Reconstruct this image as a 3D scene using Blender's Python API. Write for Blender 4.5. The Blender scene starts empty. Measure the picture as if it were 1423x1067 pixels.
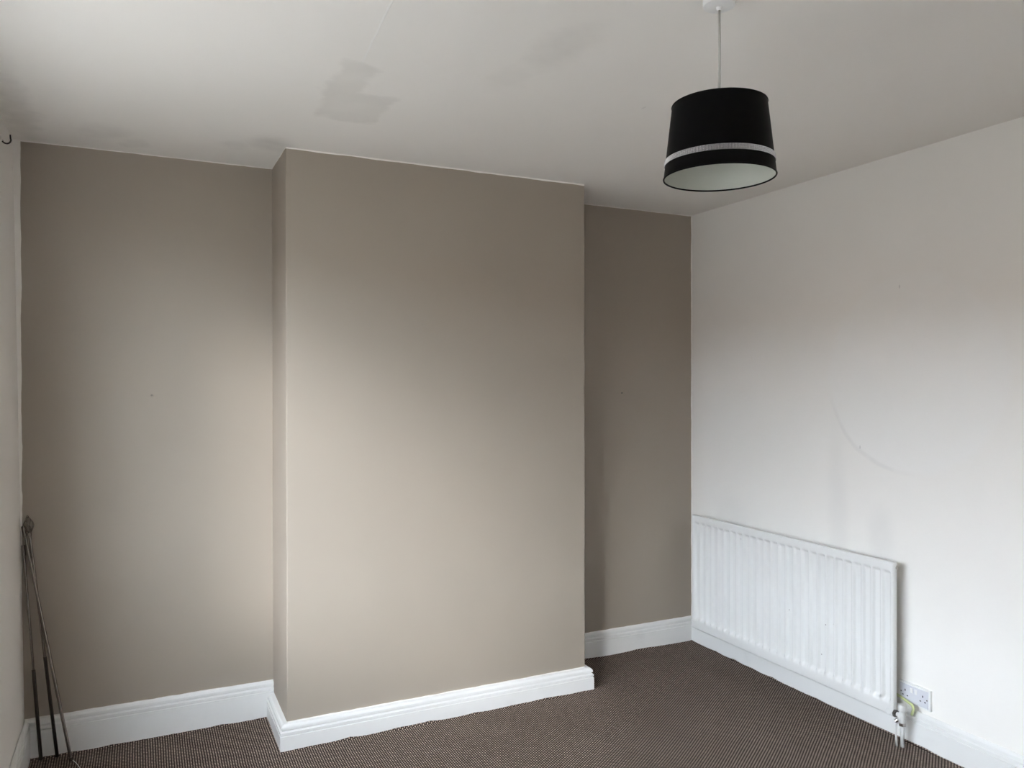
import bpy, bmesh, math, random
from mathutils import Vector, Matrix

scene = bpy.context.scene
COL = scene.collection
random.seed(7)

# ------------------------------------------------------------------ camera
F_PX, YAW, PITCH, ROLL = 1083.9, 0.4476, -0.0037, -0.0014
CAM = Vector((-2.9503, -3.6917, 1.5264))
fw = Vector((math.sin(YAW) * math.cos(PITCH), math.cos(YAW) * math.cos(PITCH), math.sin(PITCH)))
r0 = Vector((math.cos(YAW), -math.sin(YAW), 0))
u0 = r0.cross(fw)
rv = math.cos(ROLL) * r0 + math.sin(ROLL) * u0
uv = -math.sin(ROLL) * r0 + math.cos(ROLL) * u0
cam = bpy.data.cameras.new('camera')
cam.sensor_fit = 'HORIZONTAL'
cam.sensor_width = 36.0
cam.lens = F_PX * 36.0 / 1423.0
cam.clip_start = 0.02
camo = bpy.data.objects.new('camera', cam)
M4 = Matrix.Identity(4)
for i in range(3):
    M4[i][0], M4[i][1], M4[i][2], M4[i][3] = rv[i], uv[i], -fw[i], CAM[i]
camo.matrix_world = M4
COL.objects.link(camo)
scene.camera = camo

# ------------------------------------------------------------------ sky, exposure
SKY_STRENGTH = 1.0
EXPOSURE = 4.28
world = bpy.data.worlds.new('overcast_sky')
scene.world = world
world.use_nodes = True
bg = world.node_tree.nodes['Background']
bg.inputs['Color'].default_value = (0.85, 0.955, 1.08, 1)
bg.inputs['Strength'].default_value = SKY_STRENGTH
# low sun behind thin cloud: a wide, weak, soft source
SUN_AZ, SUN_EL, SUN_POWER, SUN_ANGLE = 48.0, 17.0, 0.115, 15.0
sun = bpy.data.lights.new('veiled_sun', 'SUN')
sun.energy = SUN_POWER
sun.angle = math.radians(SUN_ANGLE)
sun.color = (0.97, 0.985, 1.0)
suno = bpy.data.objects.new('veiled_sun', sun)
sdir = Vector((math.cos(math.radians(SUN_EL)) * math.cos(math.radians(SUN_AZ)), math.cos(math.radians(SUN_EL)) * math.sin(math.radians(SUN_AZ)), -math.sin(math.radians(SUN_EL))))
suno.rotation_euler = sdir.to_track_quat('-Z', 'Y').to_euler()
suno.location = (-8, -8, 5)
COL.objects.link(suno)
vs = scene.view_settings
vs.view_transform = 'Standard'
vs.look = 'None'
vs.exposure = EXPOSURE
vs.gamma = 1.0
vs.use_curve_mapping = False

# ------------------------------------------------------------------ room numbers (metres)
H = 2.5
XT, XB = -3.3994, -3.3641          # left wall leans a little
def xin(z):
    return XB + (XT - XB) * z / H
C1, C2, D = -2.3936, -0.9501, 0.361
YF = -4.30                          # wall behind the camera
WY0, WY1, WZ0, WZ1 = -3.25, -0.90, 0.75, 2.20   # window opening in the left wall
HOUSE_X, HOUSE_H = -34.0, 4.6       # brick terrace across the street
WT = 0.16                           # left wall thickness

# ------------------------------------------------------------------ helpers
def obj(name, bm, mat, parent=None, smooth=False, **props):
    me = bpy.data.meshes.new(name)
    bmesh.ops.recalc_face_normals(bm, faces=bm.faces[:])
    bm.to_mesh(me)
    bm.free()
    me.materials.append(mat)
    if smooth:
        for p in me.polygons:
            p.use_smooth = True
        if smooth != 'all':
            me.set_sharp_from_angle(angle=math.radians(smooth if smooth is not True else 35))
    o = bpy.data.objects.new(name, me)
    COL.objects.link(o)
    if parent is not None:
        o.parent = parent
        o.matrix_parent_inverse = parent.matrix_world.inverted()
    for k, v in props.items():
        o[k] = v
    return o

def empty(name, loc, **props):
    o = bpy.data.objects.new(name, None)
    o.empty_display_size = 0.05
    o.location = loc
    COL.objects.link(o)
    o.matrix_world = Matrix.Translation(loc)
    for k, v in props.items():
        o[k] = v
    return o

def box(bm, x0, x1, y0, y1, z0, z1):
    vs_ = [bm.verts.new((x, y, z)) for x in (x0, x1) for y in (y0, y1) for z in (z0, z1)]
    for f in ((0, 1, 3, 2), (4, 6, 7, 5), (0, 4, 5, 1), (2, 3, 7, 6), (0, 2, 6, 4), (1, 5, 7, 3)):
        bm.faces.new([vs_[i] for i in f])
    return vs_

def bevel_all(bm, w, seg=2, sharp=True):
    es = [e for e in bm.edges if e.calc_face_angle(0) > 0.6] if sharp else bm.edges[:]
    bmesh.ops.bevel(bm, geom=es, offset=w, segments=seg, affect='EDGES', profile=0.5)

def tube(bm, pts, rad, seg=12, caps=True):
    """sweep a circle along points; rad is a number or a list"""
    pts = [Vector(p) for p in pts]
    n = len(pts)
    rad = rad if isinstance(rad, (list, tuple)) else [rad] * n
    ref = None
    rings = []
    for i, p in enumerate(pts):
        t = (pts[min(i + 1, n - 1)] - pts[max(i - 1, 0)]).normalized()
        if ref is None:
            ref = t.orthogonal().normalized()
        a = (ref - t * ref.dot(t)).normalized()
        ref = a
        b = t.cross(a)
        rings.append([bm.verts.new(p + rad[i] * (math.cos(2 * math.pi * k / seg) * a + math.sin(2 * math.pi * k / seg) * b)) for k in range(seg)])
    for i in range(n - 1):
        for k in range(seg):
            bm.faces.new((rings[i][k], rings[i][(k + 1) % seg], rings[i + 1][(k + 1) % seg], rings[i + 1][k]))
    if caps:
        bm.faces.new(rings[0][::-1])
        bm.faces.new(rings[-1])

def lathe(bm, prof, origin, axis=Vector((0, 0, 1)), seg=48, close=False, cap0=False, cap1=False):
    """prof: list of (r, h) along axis"""
    axis = Vector(axis).normalized()
    a = axis.orthogonal().normalized()
    b = axis.cross(a)
    o = Vector(origin)
    rings = []
    for r, h in prof:
        rings.append([bm.verts.new(o + axis * h + r * (math.cos(2 * math.pi * k / seg) * a + math.sin(2 * math.pi * k / seg) * b)) for k in range(seg)])
    m = len(rings)
    for i in range(m if close else m - 1):
        A, B = rings[i], rings[(i + 1) % m]
        for k in range(seg):
            bm.faces.new((A[k], A[(k + 1) % seg], B[(k + 1) % seg], B[k]))
    if cap0:
        bm.faces.new(rings[0])
    if cap1:
        bm.faces.new(rings[-1])

def sweep(path, prof):
    """sweep a closed (t, z) profile along a 2-D path with mitred corners; t goes to the right of travel"""
    bm = bmesh.new()
    n = len(path)
    P2 = [Vector(p) for p in path]
    secs = []
    for i in range(n):
        nin = nout = None
        if i > 0:
            d = (P2[i] - P2[i - 1]).normalized(); nin = Vector((d.y, -d.x))
        if i < n - 1:
            d = (P2[i + 1] - P2[i]).normalized(); nout = Vector((d.y, -d.x))
        if nin is None: m = nout
        elif nout is None: m = nin
        else:
            s = nin + nout
            m = s * (2.0 / s.dot(s))
        secs.append([bm.verts.new((P2[i].x + m.x * t, P2[i].y + m.y * t, z)) for t, z in prof])
    k = len(prof)
    for i in range(n - 1):
        for j in range(k):
            bm.faces.new((secs[i][j], secs[i][(j + 1) % k], secs[i + 1][(j + 1) % k], secs[i + 1][j]))
    bm.faces.new(secs[0][::-1])
    bm.faces.new(secs[-1])
    return bm

# ------------------------------------------------------------------ node helpers
class Mat:
    def __init__(self, name, color=(0.8, 0.8, 0.8), rough=0.5, metal=0.0, spec=0.5):
        self.m = bpy.data.materials.new(name)
        self.m.use_nodes = True
        self.t = self.m.node_tree
        self.b = self.t.nodes['Principled BSDF']
        self.b.inputs['Base Color'].default_value = (*color, 1)
        self.b.inputs['Roughness'].default_value = rough
        self.b.inputs['Metallic'].default_value = metal
        self.b.inputs['Specular IOR Level'].default_value = spec
        self.col = color
        self._pos = None
    def link(self, a, b):
        self.t.links.new(a, b)
    def put(self, sock, v):
        if isinstance(v, bpy.types.NodeSocket):
            self.link(v, sock)
        elif isinstance(v, (tuple, list)) and len(v) == 3 and sock.type == 'RGBA':
            sock.default_value = (*v, 1)
        else:
            sock.default_value = v
    def math(self, op, a, b=0.0, c=0.0):
        n = self.t.nodes.new('ShaderNodeMath')
        n.operation = op
        for i, v in enumerate((a, b, c)):
            self.put(n.inputs[i], v)
        return n.outputs[0]
    def add(self, a, b): return self.math('ADD', a, b)
    def sub(self, a, b): return self.math('SUBTRACT', a, b)
    def mul(self, a, b): return self.math('MULTIPLY', a, b)
    def mx(self, a, b): return self.math('MAXIMUM', a, b)
    def mn(self, a, b): return self.math('MINIMUM', a, b)
    def pos(self):
        if self._pos is None:
            g = self.t.nodes.new('ShaderNodeTexCoord')
            s = self.t.nodes.new('ShaderNodeSeparateXYZ')
            self.link(g.outputs['Object'], s.inputs[0])
            self._pos = (s.outputs[0], s.outputs[1], s.outputs[2], g.outputs['Object'])
        return self._pos
    def smooth(self, v, lo, hi):
        n = self.t.nodes.new('ShaderNodeMapRange')
        n.interpolation_type = 'SMOOTHSTEP'
        self.put(n.inputs['Value'], v)
        n.inputs['From Min'].default_value = lo
        n.inputs['From Max'].default_value = hi
        return n.outputs[0]
    def noise(self, scale, detail=3.0, rough=0.5, vec=None):
        n = self.t.nodes.new('ShaderNodeTexNoise')
        n.inputs['Scale'].default_value = scale
        n.inputs['Detail'].default_value = detail
        n.inputs['Roughness'].default_value = rough
        self.link(vec if vec is not None else self.pos()[3], n.inputs['Vector'])
        return n.outputs[0]
    def snoise(self, scale, amp, detail=2.0):
        return self.mul(self.sub(self.noise(scale, detail), 0.5), amp * 2)
    def rect(self, u, v, u0, u1, v0, v1, s):
        a = self.mul(self.smooth(u, u0 - s, u0 + s), self.smooth(self.mul(u, -1), -u1 - s, -u1 + s))
        b = self.mul(self.smooth(v, v0 - s, v0 + s), self.smooth(self.mul(v, -1), -v1 - s, -v1 + s))
        return self.mul(a, b)
    def blob(self, u, v, uc, vc, ru, rv_, soft=0.6):
        a = self.math('POWER', self.mul(self.sub(u, uc), 1 / ru), 2.0)
        b = self.math('POWER', self.mul(self.sub(v, vc), 1 / rv_), 2.0)
        return self.sub(1.0, self.smooth(self.math('SQRT', self.add(a, b)), 1 - soft, 1 + soft))
    def mix(self, fac, a, b):
        n = self.t.nodes.new('ShaderNodeMix')
        n.data_type = 'RGBA'
        self.put(n.inputs['Factor'], fac)
        self.put(n.inputs['A'], a) if False else None
        ins = [i for i in n.inputs if i.type == 'RGBA']
        self.put(ins[0], a)
        self.put(ins[1], b)
        return [o for o in n.outputs if o.type == 'RGBA'][0]
    def color(self, v):
        self.put(self.b.inputs['Base Color'], v)
    def bump(self, h, strength=0.2, dist=0.01):
        n = self.t.nodes.new('ShaderNodeBump')
        n.inputs['Strength'].default_value = strength
        n.inputs['Distance'].default_value = dist
        self.put(n.inputs['Height'], h)
        self.link(n.outputs[0], self.b.inputs['Normal'])

WHITE = (0.862, 0.826, 0.775)
CEIL = (0.90, 0.865, 0.815)
TAUPE = (0.355, 0.304, 0.250)
GLOSSW = (0.79, 0.78, 0.755)

def taupe_wall(name, top, edges=(), foot=(0.1, 0.1)):
    """taupe emulsion; the ceiling white laps over its edges by a few uneven millimetres"""
    m = Mat(name, TAUPE, 0.62, spec=0.35)
    x, y, z, p = m.pos()
    wob = m.snoise(9.0, 0.004, 3.0)
    mask = m.smooth(m.add(z, wob), top - 0.0012, top + 0.0012)
    for axis, val, sign in edges:
        c = (x, y, z)[axis]
        w2 = m.snoise(6.0, 0.007, 3.0)
        mask = m.mx(mask, m.smooth(m.mul(m.add(c, w2), sign), val * sign - 0.001, val * sign + 0.001))
    ft = m.add(foot[0], m.mul(m.smooth(x, -1.7, -1.6), foot[1] - foot[0]))
    lap = m.smooth(m.sub(m.add(ft, m.snoise(16.0, 0.004, 3.0)), z), -0.001, 0.001)
    mask = m.mx(mask, lap)
    tone = m.smooth(m.noise(1.3, 3.0), 0.2, 0.8)
    base = m.mix(tone, tuple(c * 0.965 for c in TAUPE), tuple(c * 1.03 for c in TAUPE))
    m.color(m.mix(mask, base, WHITE))
    h = m.add(m.mul(m.noise(3.0, 2.0), 1.0), m.mul(m.noise(160.0, 2.0), 0.03))
    m.bump(h, 0.25, 0.012)
    return m

M = {}
M['back'] = taupe_wall('taupe_emulsion_alcoves', H - 0.004, [(0, XB - 0.008, -1), (0, -0.006, 1)], (0.163, 0.141))
M['chimney'] = taupe_wall('taupe_emulsion_chimney', H - 0.006, (), (0.110, 0.110))

def white_wall(name, marks=False):
    m = Mat(name, WHITE, 0.6, spec=0.35)
    x, y, z, p = m.pos()
    base = m.mix(m.smooth(m.noise(1.1, 3.0), 0.25, 0.75), tuple(c * 0.97 for c in WHITE), tuple(c * 1.02 for c in WHITE))
    if marks:
        # rim mark left behind by a round mirror
        wz = m.snoise(5.0, 0.012)
        r = m.math('SQRT', m.add(m.math('POWER', m.add(y, 1.438), 2.0), m.math('POWER', m.sub(z, 1.555), 2.0)))
        r = m.add(r, wz)
        line = m.sub(1.0, m.smooth(m.math('ABSOLUTE', m.sub(r, 0.426)), 0.002, 0.016))
        low = m.mul(m.smooth(m.mul(z, -1), -1.50, -1.30), m.smooth(y, -1.52, -1.33))
        fade = m.mul(m.mul(line, low), m.smooth(m.noise(7.0, 2.0), 0.25, 0.6))
        base = m.mix(m.mul(fade, 0.12), base, (0.35, 0.33, 0.33))
        disc = m.sub(1.0, m.smooth(r, 0.40, 0.45))
        base = m.mix(m.mul(disc, 0.22), base, (0.88, 0.875, 0.86))
        # grubby streaks above the radiator
        yy = m.add(y, m.snoise(3.0, 0.05))
        s1 = m.mul(m.blob(yy, z, -1.06, 0.90, 0.045, 0.30, 0.8), 0.10)
        s2 = m.mul(m.blob(yy, z, -1.30, 0.84, 0.06, 0.10, 0.8), 0.12)
        s3 = m.mul(m.blob(yy, z, -0.34, 0.80, 0.10, 0.09, 0.8), 0.08)
        base = m.mix(m.mx(m.mx(s1, s2), s3), base, (0.36, 0.36, 0.37))
        # small filled nail holes
        for (py, pz, rr) in ((-1.392, 1.93, 0.005), (-1.189, 1.225, 0.005)):
            base = m.mix(m.mul(m.blob(y, z, py, pz, rr * 0.6, rr * 1.6, 0.4), 0.35), base, (0.3, 0.29, 0.28))
    m.color(base)
    h = m.add(m.mul(m.noise(2.6, 2.0), 1.0), m.mul(m.noise(150.0, 2.0), 0.03))
    m.bump(h, 0.25, 0.012)
    return m
M['right'] = white_wall('white_emulsion_marked', True)
M['white'] = white_wall('white_emulsion')

def ceiling_mat():
    m = Mat('ceiling_emulsion', CEIL, 0.75, spec=0.25)
    x, y, z, p = m.pos()
    xx = m.add(x, m.snoise(11.0, 0.055, 5.0))
    yy = m.add(y, m.snoise(9.3, 0.065, 5.0))
    # unpainted patch of plaster, two uneven lobes
    pat = m.mx(m.rect(xx, yy, -2.385, -2.275, -1.33, -1.02, 0.016), m.rect(xx, yy, -2.375, -2.145, -1.10, -0.80, 0.018))
    base = m.mix(m.smooth(m.noise(1.0, 3.0), 0.25, 0.75), tuple(c * 0.96 for c in CEIL), CEIL)
    base = m.mix(m.mul(pat, m.add(0.03, m.mul(m.noise(6.0, 4.0), 0.24))), base, (0.40, 0.375, 0.33))
    sm = None
    for (a, b, ru, rv_, k) in ((-1.83, -1.70, 0.07, 0.16, 0.22), (-1.87, -1.42, 0.06, 0.10, 0.14), (-2.46, -0.37, 0.08, 0.09, 0.42),
                              (-3.06, -0.26, 0.08, 0.08, 0.25), (-2.95, -0.14, 0.05, 0.05, 0.22), (-2.58, -0.30, 0.05, 0.06, 0.18),
                              (-3.33, -0.42, 0.05, 0.40, 0.35), (-1.32, -1.385, 0.004, 0.014, 0.3)):  # long blob by the window wall is shade painted into the ceiling colour
        b_ = m.mul(m.blob(xx if ru > 0.01 else x, yy if ru > 0.01 else y, a, b, ru, rv_, 0.55), k)
        sm = b_ if sm is None else m.mx(sm, b_)
    base = m.mix(m.mul(sm, m.add(0.05, m.mul(m.noise(9.0, 5.0), 1.0))), base, (0.36, 0.34, 0.31))
    # raised hairline joint in the lining paper
    xl = m.add(-2.330, m.mul(m.add(y, 1.37), 0.079))
    seam = m.mul(m.sub(1.0, m.smooth(m.math('ABSOLUTE', m.sub(m.add(x, m.snoise(14.0, 0.005)), xl)), 0.0012, 0.0045)), m.smooth(m.mul(y, -1), 1.32, 1.40))
    base = m.mix(m.mul(seam, 0.35), base, (0.93, 0.92, 0.90))
    m.color(base)
    h = m.add(m.add(m.mul(m.noise(2.2, 2.0), 1.0), m.mul(m.noise(120.0, 2.0), 0.04)), m.mul(seam, 0.25))
    m.bump(h, 0.25, 0.012)
    return m
M['ceiling'] = ceiling_mat()

def carpet_mat():
    m = Mat('flecked_loop_carpet', (0.1, 0.08, 0.07), 0.95, spec=0.1)
    x, y, z, p = m.pos()
    PX, PY = 0.0095, 0.0130
    wx = m.add(x, m.snoise(5.0, 0.004))
    wy = m.add(y, m.snoise(4.0, 0.004))
    u = m.mul(wx, 1 / PX)
    ui = m.math('FLOOR', u)
    par = m.math('MODULO', m.math('ABSOLUTE', ui), 2.0)
    v = m.add(m.mul(wy, 1 / PY), m.mul(par, 0.5))
    fu = m.math('ABSOLUTE', m.sub(m.math('FRACT', u), 0.5))
    fv = m.math('ABSOLUTE', m.sub(m.math('FRACT', v), 0.5))
    d = m.math('SQRT', m.add(m.math('POWER', m.mul(fu, 1.15), 2.0), m.math('POWER', fv, 2.0)))
    dot = m.sub(1.0, m.smooth(d, 0.20, 0.42))
    c = m.t.nodes.new('ShaderNodeCombineXYZ')
    m.put(c.inputs[0], ui); m.put(c.inputs[1], m.math('FLOOR', v))
    w = m.t.nodes.new('ShaderNodeTexWhiteNoise')
    w.noise_dimensions = '2D'
    m.link(c.outputs[0], w.inputs['Vector'])
    tuft = m.add(0.65, m.mul(w.outputs['Value'], 0.35))
    wear = m.smooth(m.noise(2.0, 3.0), 0.25, 0.75)
    light = m.mix(wear, (0.53, 0.415, 0.335), (0.64, 0.51, 0.42))
    base = m.mix(m.mul(dot, tuft), (0.042, 0.030, 0.025), light)
    m.color(base)
    h = m.add(m.mul(dot, 1.0), m.mul(m.noise(900.0, 1.0), 0.3))
    m.bump(h, 0.6, 0.003)
    return m
M['carpet'] = carpet_mat()

def gloss_white(name, GLOSSW=GLOSSW, chips=(), worn=1.0):
    m = Mat(name, GLOSSW, 0.32 if worn else 0.24)
    x, y, z, p = m.pos()
    base = m.mix(m.smooth(m.noise(7.0, 4.0), 0.58, 0.8), GLOSSW, tuple(c * (1 - 0.07 * worn) for c in GLOSSW))
    for (py, pz, r) in chips:
        base = m.mix(m.mul(m.blob(y, z, py, pz, r, r, 0.4), 0.75), base, (0.16, 0.13, 0.11))
    m.color(base)
    if worn:
        m.bump(m.noise(22.0, 3.0), 0.06, 0.003)
    return m
M['skirting'] = gloss_white('gloss_white_woodwork')
M['radiator'] = gloss_white('radiator_enamel', (0.765, 0.755, 0.73), [(-0.50, 0.69, 0.0022), (-0.84, 0.405, 0.0024), (-1.075, 0.400, 0.0026), (-1.11, 0.41, 0.0022), (-1.04, 0.25, 0.0028)], 0.0)
M['plastic'] = Mat('white_plastic', (0.82, 0.81, 0.79), 0.35).m
M['socket_face'] = Mat('socket_faceplate_plastic', (0.64, 0.64, 0.68), 0.3).m
M['dark'] = Mat('dark_slot', (0.012, 0.012, 0.013), 0.7).m
M['chrome'] = Mat('dull_chrome', (0.55, 0.53, 0.50), 0.25, 1.0).m
M['darkmetal'] = Mat('grubby_union_nut', (0.16, 0.15, 0.14), 0.4, 0.6).m
M['paintpipe'] = Mat('white_painted_pipe', (0.66, 0.65, 0.63), 0.4).m
M['valvecap'] = Mat('yellowed_valve_plastic', (0.62, 0.61, 0.585), 0.35).m
M['earth'] = Mat('green_yellow_sleeve', (0.62, 0.66, 0.33), 0.5).m
M['pole'] = None
def pole_mat():
    m = Mat('brushed_bronze_metal', (0.30, 0.26, 0.23), 0.24, 0.9)
    n = m.noise(60.0, 3.0)
    m.color(m.mix(n, (0.15, 0.13, 0.115), (0.29, 0.25, 0.222)))
    return m
M['pole'] = pole_mat().m
M['shadedpole'] = Mat('shaded_bronze_metal', (0.085, 0.072, 0.062), 0.26, 0.85).m  # darker copy of the bronze for lower tubes, shading put into the colour
M['painted'] = Mat('painted_over_screw', (0.25, 0.215, 0.18), 0.5).m
M['hook'] = Mat('dark_bracket_metal', (0.06, 0.05, 0.045), 0.4, 0.7).m
def shade_mat():
    m = Mat('black_satin_fabric', (0.0022, 0.0022, 0.0026), 0.5, spec=0.06)
    x, y, z, p = m.pos()
    m.bump(m.noise(700.0, 1.0), 0.1, 0.001)
    return m
M['shade'] = shade_mat().m
M['lining'] = Mat('white_shade_lining', (0.50, 0.51, 0.45), 0.6).m
M['gem'] = Mat('silver_diamante', (0.78, 0.78, 0.80), 0.18, 0.75).m
M['gemback'] = Mat('grey_trim_tape', (0.07, 0.07, 0.075), 0.5).m
M['flex'] = Mat('white_flex', (0.52, 0.50, 0.46), 0.45).m
M['street'] = Mat('pale_street_ground', (0.145, 0.132, 0.115), 0.9).m
M['brick'] = Mat('far_brick_facade', (0.20, 0.13, 0.10), 0.9).m
def glass_mat():
    m = bpy.data.materials.new('window_glass')
    m.use_nodes = True
    t = m.node_tree
    t.nodes.remove(t.nodes['Principled BSDF'])
    tr = t.nodes.new('ShaderNodeBsdfTransparent')
    gl = t.nodes.new('ShaderNodeBsdfGlossy')
    gl.inputs['Roughness'].default_value = 0.02
    mx = t.nodes.new('ShaderNodeMixShader')
    mx.inputs[0].default_value = 0.06
    t.links.new(tr.outputs[0], mx.inputs[1])
    t.links.new(gl.outputs[0], mx.inputs[2])
    t.links.new(mx.outputs[0], t.nodes['Material Output'].inputs['Surface'])
    return m
M['glass'] = glass_mat()
for k in list(M):
    if isinstance(M[k], Mat):
        M[k] = M[k].m

# ------------------------------------------------------------------ room shell
XO = XT - WT
bm = bmesh.new(); box(bm, XO, 0.12, YF - 0.12, 0.12, -0.10, 0.0)
obj('floor', bm, M['carpet'], kind='structure', label='brown carpet flecked with rows of beige loops')
bm = bmesh.new(); box(bm, XO, 0.12, YF - 0.12, 0.12, H, H + 0.10)
obj('ceiling', bm, M['ceiling'], kind='structure', label='off-white ceiling with grey unpainted patches')
bm = bmesh.new(); box(bm, XO, 0.12, 0.0, 0.12, 0.0, H)
obj('wall_back', bm, M['back'], kind='structure', label='taupe painted alcove wall behind the chimney breast')
bm = bmesh.new()
vv = box(bm, C1, C2, -D, 0.0, 0.0, H)
bm.edges.ensure_lookup_table()
es = [e for e in bm.edges if abs(e.verts[0].co.z - e.verts[1].co.z) > 1 and e.verts[0].co.y < -0.1]
bmesh.ops.bevel(bm, geom=es, offset=0.006, segments=4, affect='EDGES', profile=0.5)
obj('wall_chimney', bm, M['chimney'], smooth=50, kind='structure', label='taupe painted chimney breast standing proud of the alcoves')
bm = bmesh.new(); box(bm, 0.0, 0.12, YF, 0.0, 0.0, H)
obj('wall_right', bm, M['right'], kind='structure', label='white painted wall behind the radiator')
bm = bmesh.new(); box(bm, XO, 0.12, YF - 0.12, YF, 0.0, H)
obj('wall_front', bm, M['white'], kind='structure', label='white wall facing the chimney breast')
# left wall with its window opening, inner face slightly out of plumb
bm = bmesh.new()
ys = [YF, WY0, WY1, 0.0]
zs = [0.0, WZ0, WZ1, H]
inn = [[bm.verts.new((xin(z), y, z)) for z in zs] for y in ys]
out = [[bm.verts.new((XO, y, z)) for z in zs] for y in ys]
for i in range(3):
    for j in range(3):
        if i == 1 and j == 1:
            continue
        bm.faces.new((inn[i][j], inn[i + 1][j], inn[i + 1][j + 1], inn[i][j + 1]))
        bm.faces.new((out[i][j], out[i][j + 1], out[i + 1][j + 1], out[i + 1][j]))
def bridge(a, b):
    bm.faces.new((inn[a[0]][a[1]], inn[b[0]][b[1]], out[b[0]][b[1]], out[a[0]][a[1]]))
for a, b in (((1, 1), (2, 1)), ((2, 1), (2, 2)), ((2, 2), (1, 2)), ((1, 2), (1, 1))):
    bridge(a, b)
for k in range(3):
    bridge((k, 0), (k + 1, 0)); bridge((k, 3), (k + 1, 3)); bridge((0, k), (0, k + 1)); bridge((3, k), (3, k + 1))
obj('wall_left', bm, M['white'], kind='structure', label='white outer wall that holds the window')

# window in the left wall
win = empty('window_1', (XO + 0.08, (WY0 + WY1) / 2, WZ0), kind='structure', label='white casement window in the outer wall')
FX0, FX1 = XO + 0.04, XO + 0.11
bm = bmesh.new()
fwid = 0.06
box(bm, FX0, FX1, WY0, WY0 + fwid, WZ0, WZ1); box(bm, FX0, FX1, WY1 - fwid, WY1, WZ0, WZ1)
box(bm, FX0, FX1, WY0 + fwid, WY1 - fwid, WZ0, WZ0 + fwid); box(bm, FX0, FX1, WY0 + fwid, WY1 - fwid, WZ1 - fwid, WZ1)
obj('window_frame', bm, M['plastic'], win)
NP = 3
span = (WY1 - WY0 - 2 * fwid - (NP - 1) * 0.06) / NP
for k in range(NP):
    y0 = WY0 + fwid + k * (span + 0.06)
    bm = bmesh.new(); box(bm, FX0 + 0.03, FX0 + 0.034, y0, y0 + span, WZ0 + fwid, WZ1 - fwid)
    obj('pane', bm, M['glass'], win)
    if k < NP - 1:
        bm = bmesh.new(); box(bm, FX0, FX1, y0 + span, y0 + span + 0.06, WZ0 + fwid, WZ1 - fwid)
        obj('mullion', bm, M['plastic'], win)
bm = bmesh.new(); box(bm, FX1, xin(WZ0) + 0.03, WY0 - 0.03, WY1 + 0.03, WZ0 - 0.0, WZ0 + 0.022)
for v in bm.verts:
    if v.co.x < xin(WZ0) - 0.01:
        v.co.y = max(min(v.co.y, WY1), WY0)
obj('window_sill', bm, M['skirting'], win)

# ------------------------------------------------------------------ skirting boards
def skirt_profile(h, T, plain=False):
    return [(0, 0), (T, 0), (T, h - 0.046), (T - 0.0045, h - 0.044), (T - 0.0045, h - 0.041), (T - 0.0005, h - 0.039),
            (T - 0.001, h - 0.030), (T - 0.009, h - 0.025), (T - 0.009, h - 0.021), (T - 0.004, h - 0.019),
            (T - 0.005, h - 0.010), (T - 0.010, h - 0.003), (max(T - 0.016, 0.003), h), (0, h)]
def skirt(name, path, h, T, label):
    obj(name, sweep(path, skirt_profile(h, T)), M['skirting'], kind='structure', label=label)
TL, TC, TR = 0.020, 0.032, 0.020
skirt('baseboard_back_left', [(XB, 0), (C1, 0)], 0.160, TL, 'white moulded skirting of the wide alcove')
skirt('baseboard_chimney', [(C1, -TL), (C1, -D), (C2, -D), (C2, -TR)], 0.106, TC, 'white moulded skirting wrapped round the chimney breast')
skirt('baseboard_back_right', [(C2, 0), (0, 0)], 0.138, TR, 'white moulded skirting of the narrow alcove')
skirt('baseboard_right', [(0, -TR), (0, YF)], 0.138, TR, 'white moulded skirting running under the radiator')
skirt('baseboard_left', [(XB, YF), (XB, -TL)], 0.160, TL, 'white moulded skirting of the outer wall')
skirt('baseboard_front', [(-TR, YF), (XB + TL, YF)], 0.138, TR, 'white moulded skirting facing the chimney breast')

# ragged carpet edge turned up against the skirting
flo = bpy.data.objects['floor']
def carpet_edge(path, T):
    bm = bmesh.new()
    P2 = [Vector(p) for p in path]
    rows = []
    for i in range(len(P2) - 1):
        d = (P2[i + 1] - P2[i]); L = d.length; d = d / L
        nn = Vector((d.y, -d.x))
        k = int(L / 0.012)
        rng = random.Random(int(L * 1000))
        slow = [rng.random() for _ in range(k // 6 + 3)]
        prev = None
        for j in range(k + 1):
            q = P2[i] + d * (L * j / k) + nn * T
            a, f = divmod(j, 6)
            f /= 6
            hz = 0.001 + 0.0075 * (slow[a] * (1 - f) + slow[a + 1] * f) ** 2 + 0.0012 * rng.random()
            o_ = q + nn * (0.010 + 0.002 * rng.random())
            cur = [bm.verts.new((q.x, q.y, 0.0)), bm.verts.new((q.x, q.y, hz)), bm.verts.new((q.x + nn.x * 0.004, q.y + nn.y * 0.004, hz * 0.8)), bm.verts.new((o_.x, o_.y, 0.0003))]
            if prev:
                for r in range(3):
                    bm.faces.new((prev[r], prev[r + 1], cur[r + 1], cur[r]))
            prev = cur
    obj('carpet_edge', bm, M['carpet'], flo)
carpet_edge([(XB + TL, 0), (C1 - TC, 0)], TL)
carpet_edge([(C1, -TL), (C1, -D - TC)], TC)
carpet_edge([(C1 - TC, -D), (C2 + TC, -D)], TC)
carpet_edge([(C2 + TC, 0), (-TR, 0)], TR)
carpet_edge([(0, -TR), (0, YF)], TR)

# street outside the window
bm = bmesh.new(); box(bm, -60, XO - 0.02, -60, 60, -0.7, -0.5)
obj('ground', bm, M['street'], kind='structure', label='pale paved street outside the window')
bm = bmesh.new(); box(bm, HOUSE_X - 6, HOUSE_X, -50, 50, -0.5, HOUSE_H)
obj('wall_opposite', bm, M['brick'], kind='structure', label='brick terrace across the street from the window')

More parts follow.
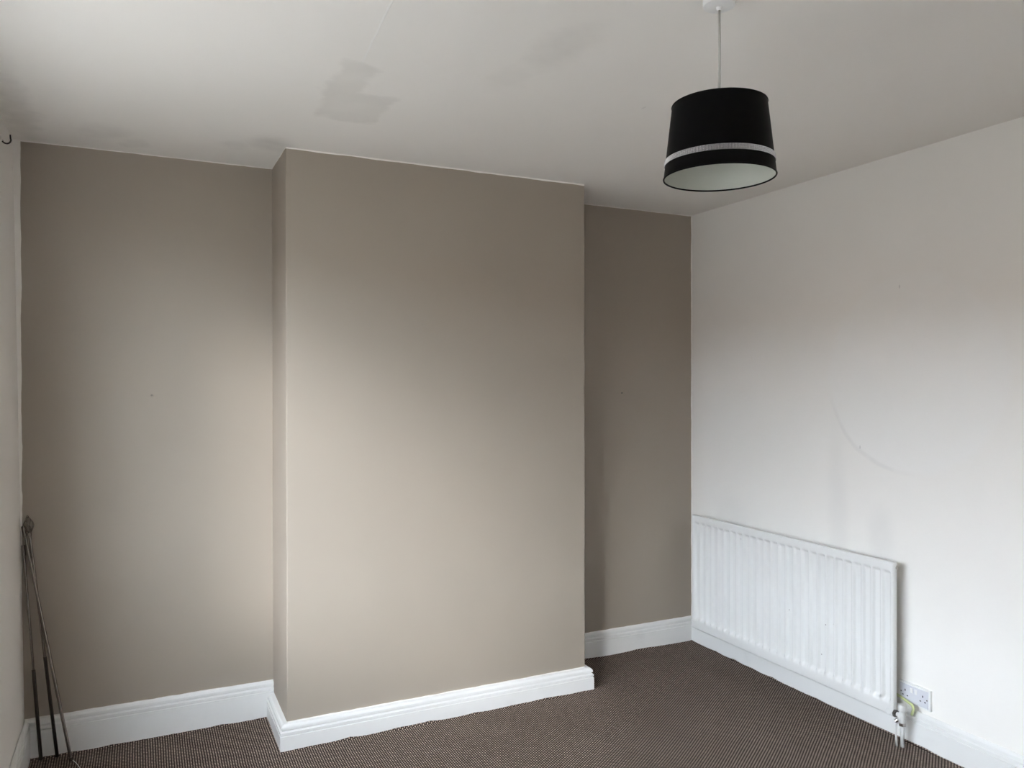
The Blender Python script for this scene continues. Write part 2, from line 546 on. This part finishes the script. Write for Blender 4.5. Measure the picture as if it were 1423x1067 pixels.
# ------------------------------------------------------------------ radiator
RX_F, RX_B = -0.090, -0.070         # front face, back of the front sheet
RY0, RY1 = -1.432, -0.110
RZ0, RZ1 = 0.114, 0.760
rad = empty('panel_radiator', (-0.06, (RY0 + RY1) / 2, 0.0), label='white fluted panel radiator hung low on the white wall', category='radiator')
NF = 26
pitch = 0.0498
ym = RY1 - 0.020                     # first flute starts here
bm = bmesh.new()
us = []
def dep(y):
    u = (ym - y) / pitch
    if u < 0 or u > NF:
        return 0.0
    f = u - math.floor(u)
    e = 0.5 - abs(f - 0.46)          # distance to the flute's edge
    k = max(0.0, min(1.0, (e - 0.03) / 0.25))
    return k * k * (3 - 2 * k)
yl = [RY1, RY1 - 0.002, RY1 - 0.005]
n = NF * 20
for i in range(n + 1):
    yl.append(ym - i * pitch * NF / n)
yl = [y for y in yl if y > RY0 + 0.006] + [RY0 + 0.005, RY0 + 0.002, RY0]
zl = [RZ0, RZ0 + 0.003, RZ0 + 0.008, RZ0 + 0.035] + [RZ0 + 0.044 + 0.006 * k for k in range(6)]
zl += [RZ0 + 0.15, 0.45] + [RZ1 - 0.033 - 0.004 * k for k in range(5, -1, -1)] + [RZ1 - 0.025, RZ1 - 0.008, RZ1 - 0.003, RZ1]
def endk(z, y):
    a = max(0.0, min(1.0, (z - (RZ0 + 0.044)) / 0.030))
    b = max(0.0, min(1.0, ((RZ1 - 0.033) - z) / 0.020))
    k = min(a, b)
    return k * k * (3 - 2 * k)
def edge_round(y, z):
    d = min(y - RY0, RY1 - y, z - RZ0, RZ1 - z)
    return 0.0 if d >= 0.006 else 0.005 * (1 - math.sqrt(max(0.0, 1 - (1 - d / 0.006) ** 2)))
grid = []
for y in yl:
    grid.append([bm.verts.new((RX_F + 0.0135 * dep(y) * endk(z, y) + edge_round(y, z), y, z)) for z in zl])
for i in range(len(yl) - 1):
    for j in range(len(zl) - 1):
        bm.faces.new((grid[i][j], grid[i][j + 1], grid[i + 1][j + 1], grid[i + 1][j]))
# returns of the pressed sheet
be = [e for e in bm.edges if e.is_boundary]
r_ = bmesh.ops.extrude_edge_only(bm, edges=be)
for v in [g for g in r_['geom'] if isinstance(g, bmesh.types.BMVert)]:
    v.co.x = RX_B
obj('front_panel', bm, M['radiator'], rad, smooth='all')
# back sheet, plain, set in at the ends
bm = bmesh.new(); box(bm, RX_B, RX_B + 0.008, RY0 + 0.004, RY1 - 0.004, RZ0 - 0.012, RZ1 - 0.006); bevel_all(bm, 0.002, 2)
obj('back_panel', bm, M['radiator'], rad)
# convector fins behind the panel: one corrugated sheet
bm = bmesh.new()
pts = []
k = 0
y = RY1 - 0.05
while y > RY0 + 0.05:
    pts.append((RX_B + 0.008 + (0.028 if k % 4 in (1, 2) else 0.0), y))
    y -= 0.0 if k % 2 == 0 else 0.016
    if k % 2 == 0: y -= 0.002
    k += 1
fa = [bm.verts.new((x_, y_, RZ0 + 0.06)) for x_, y_ in pts]
fb = [bm.verts.new((x_, y_, RZ1 - 0.06)) for x_, y_ in pts]
for i in range(len(pts) - 1):
    bm.faces.new((fa[i], fa[i + 1], fb[i + 1], fb[i]))
obj('convector_fins', bm, M['radiator'], rad)
for yy in (RY0 + 0.16, RY1 - 0.16):
    bm = bmesh.new()
    box(bm, -0.0700, -0.001, yy - 0.015, yy + 0.015, RZ1 - 0.16, RZ1 - 0.13)
    box(bm, -0.004, -0.0005, yy - 0.015, yy + 0.015, RZ0 + 0.06, RZ1 - 0.06)
    box(bm, -0.0700, -0.001, yy - 0.015, yy + 0.015, RZ0 + 0.08, RZ0 + 0.10)
    obj('wall_bracket', bm, M['radiator'], rad)
bm = bmesh.new(); lathe(bm, [(0.0140, 0.0), (0.0140, 0.0007), (0.0132, 0.0011), (0.0120, 0.0007), (0.0, 0.0007)], (RX_F + 0.0006, RY0 + 0.024, 0.130), (-1, 0, 0), 24)
obj('corner_boss', bm, M['radiator'], rad, smooth=50)
# air vent plug in the far top corner
bm = bmesh.new(); lathe(bm, [(0.009, 0), (0.009, 0.010), (0.006, 0.012)], (-0.066, RY0 - 0.0, RZ1 - 0.022), (0, -1, 0), 16, cap1=True)
bmesh.ops.translate(bm, verts=bm.verts, vec=(0, 0.009, 0))
obj('air_vent', bm, M['chrome'], rad, smooth=35)

def valve(yv, side, tall):
    """valve beside the radiator end; side -1 = towards the room, +1 = towards the alcove"""
    xv = -0.082
    zc = 0.128
    yr = RY0 if side < 0 else RY1
    vb = bmesh.new()
    ln = abs(yv - yr)
    lathe(vb, [(0.009, 0), (0.009, ln)], (xv, yr, zc), (0, side, 0), 20, cap0=True, cap1=True)
    lathe(vb, [(0.013, -0.026), (0.0145, -0.020), (0.0145, 0.010), (0.012, 0.017), (0.0125, 0.022)], (xv, yv, zc), (0, 0, 1), 24, cap0=True, cap1=True)
    lathe(vb, [(0.011, 0.0), (0.011, 0.016)], (xv, yv, zc - 0.006), (-0.2, 0.98, 0), 16, cap0=True, cap1=True)
    body = obj('valve_body', vb, M['paintpipe'], rad, smooth=35)
    nb = bmesh.new(); lathe(nb, [(0.010, 0.0), (0.0165, 0.001), (0.0165, 0.012), (0.010, 0.013)], (xv, yr + side * 0.0005, zc), (0, side, 0), 6, cap0=True, cap1=True)
    obj('union_nut', nb, M['darkmetal'], body)
    nb = bmesh.new(); lathe(nb, [(0.010, 0.0), (0.0150, 0.001), (0.0150, 0.012), (0.010, 0.013)], (xv, yv, zc - 0.040), (0, 0, 1), 6, cap0=True, cap1=True)
    obj('compression_nut', nb, M['chrome'], body)
    cb = bmesh.new()
    if tall:
        lathe(cb, [(0.014, 0.020), (0.0170, 0.022), (0.0180, 0.026), (0.0172, 0.046), (0.0160, 0.0485), (0.010, 0.0495)], (xv, yv, zc), (0, 0, 1), 28, cap0=True, cap1=True)
    else:
        lathe(cb, [(0.011, 0.020), (0.0125, 0.022), (0.0115, 0.040), (0.008, 0.043)], (xv, yv, zc), (0, 0, 1), 20, cap0=True, cap1=True)
    obj('valve_cap', cb, M['valvecap'], body, smooth=35)
    pb = bmesh.new(); tube(pb, [(xv, yv, zc - 0.035), (xv, yv, 0.05), (xv + 0.002, yv, 0.0)], 0.0078, 16)
    obj('feed_pipe', pb, M['paintpipe'], rad, smooth='all')
    return body
b1 = valve(-1.470, -1, True)
# far end: only a short tail turning into the wall
bm = bmesh.new(); tube(bm, [(-0.062, RY1 - 0.004, 0.142), (-0.062, RY1 + 0.028, 0.142), (-0.056, RY1 + 0.038, 0.142), (-0.045, RY1 + 0.042, 0.142), (-0.019, RY1 + 0.042, 0.142)], 0.0085, 14)
tl = obj('return_tail', bm, M['paintpipe'], rad, smooth='all')
bm = bmesh.new(); lathe(bm, [(0.010, 0.0), (0.0145, 0.001), (0.0145, 0.012), (0.010, 0.013)], (-0.062, RY1 + 0.002, 0.142), (0, 1, 0), 6, cap0=True, cap1=True)
obj('union_nut', bm, M['darkmetal'], tl)
# small lever and drain spigot on the room-side valve, with its slim second pipe
bm = bmesh.new(); tube(bm, [(-0.088, -1.460, 0.108), (-0.094, -1.451, 0.092), (-0.094, -1.449, 0.05), (-0.092, -1.452, 0.0)], 0.0042, 10)
obj('drain_pipe', bm, M['paintpipe'], rad, smooth='all')
bm = bmesh.new(); lathe(bm, [(0.006, 0), (0.0075, 0.002), (0.0075, 0.014), (0.004, 0.016)], (-0.092, -1.458, 0.112), (-0.5, 0.5, -0.6), 12, cap0=True, cap1=True)
obj('drain_cock', bm, M['chrome'], b1, smooth=35)

# earth bonding wire by the valve
bm = bmesh.new()
pth = [(-0.022, -1.390, 0.184), (-0.028, -1.420, 0.182), (-0.036, -1.455, 0.178), (-0.040, -1.484, 0.172), (-0.041, -1.491, 0.160), (-0.040, -1.486, 0.144),
       (-0.036, -1.478, 0.125), (-0.030, -1.472, 0.08), (-0.028, -1.470, 0.0)]
fine = []
for i in range(len(pth) - 1):
    for k in range(4):
        fine.append(Vector(pth[i]).lerp(Vector(pth[i + 1]), k / 4))
fine.append(Vector(pth[-1]))
tube(bm, fine[:24], 0.0055, 10)
ew = obj('earth_wire', bm, M['earth'], smooth='all', label='green and yellow earth wire behind the radiator valve', category='wire')

# ------------------------------------------------------------------ double socket
SY0, SY1, SZ0, SZ1 = -1.546, -1.400, 0.161, 0.247
sock = empty('double_socket', (0, (SY0 + SY1) / 2, SZ0), label='white double wall socket with two switches above the skirting', category='socket')
bm = bmesh.new(); box(bm, -0.012, 0.0, SY0, SY1, SZ0, SZ1); bevel_all(bm, 0.0025, 2)
obj('surround', bm, M['plastic'], sock, smooth=50)
bm = bmesh.new(); vv = box(bm, -0.0155, -0.0115, SY0 + 0.008, SY1 - 0.008, SZ0 + 0.008, SZ1 - 0.008); bevel_all(bm, 0.001, 1)
fp = obj('faceplate', bm, M['socket_face'], sock, smooth=50)
sc = (SY0 + SY1) / 2
for s in (-1, 1):
    cy = sc + s * 0.041
    for (dy, dz, w, h_) in ((0.0, 0.010, 0.0045, 0.0085), (-0.0108, -0.0115, 0.0070, 0.0042), (0.0108, -0.0115, 0.0070, 0.0042)):
        bm = bmesh.new(); box(bm, -0.0158, -0.0150, cy + dy - w / 2, cy + dy + w / 2, SZ0 + 0.043 + dz - h_ / 2, SZ0 + 0.043 + dz + h_ / 2)
        obj('pin_slot', bm, M['dark'], fp)
    bm = bmesh.new(); lathe(bm, [(0.0030, 0), (0.0030, 0.0008)], (-0.0153, sc + s * 0.0602, SZ0 + 0.043), (-1, 0, 0), 12, cap1=True)
    obj('screw', bm, M['darkmetal'], fp)
    bm = bmesh.new(); vv = box(bm, -0.0190, -0.0150, sc + s * 0.010 - 0.0055, sc + s * 0.010 + 0.0055, SZ0 + 0.050, SZ0 + 0.070)
    for v in vv:
        if v.co.x < -0.018 and v.co.z < SZ0 + 0.06:
            v.co.x = -0.0165
    bevel_all(bm, 0.0008, 1)
    obj('switch', bm, M['plastic'], fp)

# ------------------------------------------------------------------ pendant light
K = 0.224
LX, LY = CAM.x + K * 5.9123, CAM.y + K * 6.9154
def kz(z): return CAM.z + K * (z - CAM.z)
ZT, ZB, RT, RB = kz(4.6246), kz(3.8136), 0.5219 * K, 0.617 * K
lamp = empty('pendant_light', (LX, LY, H), label='black drum lampshade with sparkly silver band hanging from white ceiling rose', category='ceiling light')
bm = bmesh.new(); lathe(bm, [(0.0405, 0.0), (0.0400, -0.027), (0.0392, -0.0295), (0.0372, -0.0305), (0.0085, -0.0325), (0.0070, -0.0345), (0.0062, -0.040), (0.0042, -0.041)], (LX, LY, H), (0, 0, 1), 48, cap0=True, cap1=True)
obj('ceiling_rose', bm, M['plastic'], lamp, smooth=30)
bm = bmesh.new(); tube(bm, [(LX, LY, H - 0.04), (LX + 0.0005, LY, H - 0.13), (LX, LY, ZT - 0.025)], 0.0034, 12)
obj('flex', bm, M['flex'], lamp, smooth='all')
bm = bmesh.new(); lathe(bm, [(0.006, 0.0), (0.013, -0.006), (0.0165, -0.020), (0.0165, -0.050), (0.019, -0.052), (0.019, -0.060), (0.0150, -0.062), (0.0150, -0.080)], (LX, LY, ZT - 0.018), (0, 0, 1), 24, cap0=True, cap1=True)
obj('lamp_holder', bm, M['plastic'], lamp, smooth=30)
# shade: outer fabric, lining, rims, spider
nseg = 96
def rad_at(z):
    return RB + (RT - RB) * (z - ZB) / (ZT - ZB)
bm = bmesh.new()
lathe(bm, [(RB, ZB), (RT, ZT), (RT - 0.0012, ZT), (RB - 0.0012, ZB)], (LX, LY, 0), (0, 0, 1), nseg, close=True)
shade = obj('shade', bm, M['shade'], lamp, smooth=35)
bm = bmesh.new()
lathe(bm, [(RB - 0.0014, ZB + 0.001), (RT - 0.0014, ZT - 0.001), (RT - 0.0020, ZT - 0.001), (RB - 0.0020, ZB + 0.001)], (LX, LY, 0), (0, 0, 1), nseg, close=True)
obj('lining', bm, M['lining'], shade, smooth=35)
for (r, z) in ((RB - 0.0006, ZB), (RT - 0.0006, ZT)):
    bm = bmesh.new()
    lathe(bm, [(r + 0.0022 * math.cos(a), z + 0.0022 * math.sin(a)) for a in [math.pi * 2 * i / 8 for i in range(8)]], (LX, LY, 0), (0, 0, 1), nseg, close=True)
    obj('rim', bm, M['shade'], shade, smooth='all')
bm = bmesh.new()
zs_ = ZT - 0.026
lathe(bm, [(0.0205 + 0.0016 * math.cos(a), zs_ + 0.0016 * math.sin(a)) for a in [math.pi * 2 * i / 6 for i in range(6)]], (LX, LY, 0), (0, 0, 1), 24, close=True)
for k in range(3):
    a = 2 * math.pi * k / 3 + 0.4
    e = (LX + (RT - 0.003) * math.cos(a), LY + (RT - 0.003) * math.sin(a), ZT - 0.001)
    tube(bm, [(LX + 0.0205 * math.cos(a), LY + 0.0205 * math.sin(a), zs_), (LX + 0.6 * RT * math.cos(a), LY + 0.6 * RT * math.sin(a), zs_), e], 0.0014, 8)
obj('shade_carrier', bm, M['plastic'], shade, smooth='all')
# diamante band: backing tape and rows of little stones
BZ0, BZ1 = ZB + 0.0330, ZB + 0.0475
bm = bmesh.new()
lathe(bm, [(rad_at(BZ0) + 0.0002, BZ0), (rad_at(BZ1) + 0.0002, BZ1), (rad_at(BZ1) + 0.0012, BZ1), (rad_at(BZ0) + 0.0012, BZ0)], (LX, LY, 0), (0, 0, 1), nseg, close=True)
band = obj('trim_band', bm, M['gemback'], shade, label='silver diamante band')
bm = bmesh.new()
NG, NR = 240, 4
for r_i in range(NR):
    z0 = BZ0 + (BZ1 - BZ0) * (r_i + 0.06) / NR
    z1 = BZ0 + (BZ1 - BZ0) * (r_i + 0.94) / NR
    for g in range(NG):
        a0 = 2 * math.pi * (g + 0.2) / NG
        a1 = 2 * math.pi * (g + 0.8) / NG
        am = (a0 + a1) / 2
        R0, R1, RM = rad_at(z0) + 0.0012, rad_at(z1) + 0.0012, rad_at((z0 + z1) / 2) + 0.0026
        q = [bm.verts.new((LX + R * math.cos(a), LY + R * math.sin(a), z)) for R, a, z in ((R0, a0, z0), (R0, a1, z0), (R1, a1, z1), (R1, a0, z1))]
        c = bm.verts.new((LX + RM * math.cos(am), LY + RM * math.sin(am), (z0 + z1) / 2))
        for i in range(4):
            bm.faces.new((q[i], q[(i + 1) % 4], c))
obj('diamante_stones', bm, M['gem'], shade, kind='stuff')

# ------------------------------------------------------------------ curtain poles leaning in the corner
def pole(foot, top, r1, r2, split, label, finial, cap_mat=None, wire=False, outer='shadedpole'):
    foot, top = Vector(foot), Vector(top)
    t = empty('curtain_pole', foot, label=label, category='curtain pole', group='curtain poles leaning in the corner')
    ax = (top - foot)
    L = ax.length
    d = ax / L
    bm = bmesh.new(); tube(bm, [foot, foot + d * (L * split)], r1, 16)
    obj('outer_tube', bm, M[outer], t, smooth=35)
    bm = bmesh.new(); tube(bm, [foot + d * (L * split - 0.05), top], r2, 16)
    obj('inner_tube', bm, M['pole'], t, smooth=35)
    if finial == 'cage':
        fb = bmesh.new(); lathe(fb, [(r2 + 0.0005, -0.010), (r2 + 0.002, -0.008), (r2 + 0.002, 0.004), (r2, 0.007)], top, d, 16, cap0=True, cap1=True)
        col = obj('finial_collar', fb, M['pole'], t, smooth=35)
        a = d.orthogonal().normalized()
        b = d.cross(a)
        for k in range(4):
            wb = bmesh.new()
            pts = []
            for i in range(13):
                s = i / 12
                tw = 2 * math.pi * k / 4 + 1.9 * s
                rr = 0.003 + 0.014 * math.sin(math.pi * s) ** 0.9
                pts.append(top + d * (0.004 + 0.064 * s) + rr * (math.cos(tw) * a + math.sin(tw) * b))
            tube(wb, pts, 0.0026, 8)
            obj('cage_wire', wb, M['pole'], col, smooth='all')
        tb = bmesh.new(); lathe(tb, [(0.002, 0.064), (0.0045, 0.067), (0.0045, 0.072), (0.002, 0.075)], top, d, 12, cap0=True, cap1=True)
        obj('finial_tip', tb, M['pole'], col, smooth=35)
    else:
        fb = bmesh.new(); lathe(fb, [(r2 + 0.0005, -0.042), (r2 + 0.0022, -0.040), (r2 + 0.0022, 0.0), (r2, 0.002)], top, d, 16, cap0=True, cap1=True)
        obj('end_cap', fb, M['pole'], t, smooth=35)
    if cap_mat is not None:
        cb = bmesh.new(); lathe(cb, [(r1 + 0.0014, -0.001), (r1 + 0.0018, 0.002), (r1 + 0.0018, 0.014), (r1, 0.016)], foot, d, 16, cap0=True, cap1=True)
        obj('foot_plug', cb, cap_mat, t, smooth=35)
    if wire:
        wb = bmesh.new(); tube(wb, [foot + Vector((0.006, -0.004, 0.003)), foot + Vector((0.020, -0.035, 0.002)), foot + Vector((0.036, -0.085, 0.0015))], 0.0011, 6)
        obj('loose_wire', wb, M['plastic'], t, smooth='all')
    return t
pole((-3.195, -0.100, 0.002), (-3.367, -0.0120, 0.944), 0.0062, 0.0053, 0.55, 'slim bronze curtain pole with a thin loose wire at its foot', 'cap', M['pole'], True, 'pole')
pole((-3.249, -0.0345, 0.001), (-3.344, -0.0200, 0.914), 0.0066, 0.0052, 0.45, 'bronze curtain pole topped by a wire cage finial', 'cage')
pole((-3.306, -0.0345, 0.001), (-3.3670, -0.0130, 0.868), 0.0070, 0.0048, 0.42, 'dark curtain pole nearest the outer wall, its top under the others', 'cap')

# pole bracket high on the outer wall
hk = empty('pole_bracket', (xin(2.42), -0.30, 2.42), label='dark metal curtain pole hook high on the outer wall', category='bracket')
bm = bmesh.new()
yb = -0.285
hx = xin(2.42)
pts = [(hx + 0.001, yb - 0.02, 2.418), (hx + 0.004, yb - 0.01, 2.409)]
for i in range(10):
    a = math.radians(230 + 150 * i / 9)
    pts.append((hx + 0.014 + 0.014 * math.cos(a), yb, 2.421 + 0.015 * math.sin(a)))
pts.append((hx + 0.026, yb, 2.440))
tube(bm, pts, 0.0028, 10)
obj('hook', bm, M['hook'], hk, smooth='all')
bm = bmesh.new(); lathe(bm, [(0.012, 0), (0.012, 0.003), (0.009, 0.005)], (hx - 0.0005, yb - 0.02, 2.420), (1, 0, 0), 20, cap0=True, cap1=True)
obj('wall_plate', bm, M['white'], hk, smooth=35)

# old wall plugs / nail heads in the paint
for (x_, y_, z_, lab) in ((-2.895, 0.0, 1.468, 'small painted-over screw in the wide taupe alcove wall'), (-0.492, 0.0, 1.459, 'small dark screw left in the narrow taupe alcove wall')):
    bm = bmesh.new(); lathe(bm, [(0.004, 0.0), (0.0045, 0.002), (0.0035, 0.0045), (0.0012, 0.0045), (0.001, 0.003)], (x_, y_ + 0.0005, z_), (0, -1, 0), 14, cap0=True, cap1=True)
    obj('wall_screw', bm, M['darkmetal'] if x_ > -1 else M['painted'], smooth=35, label=lab, category='screw')
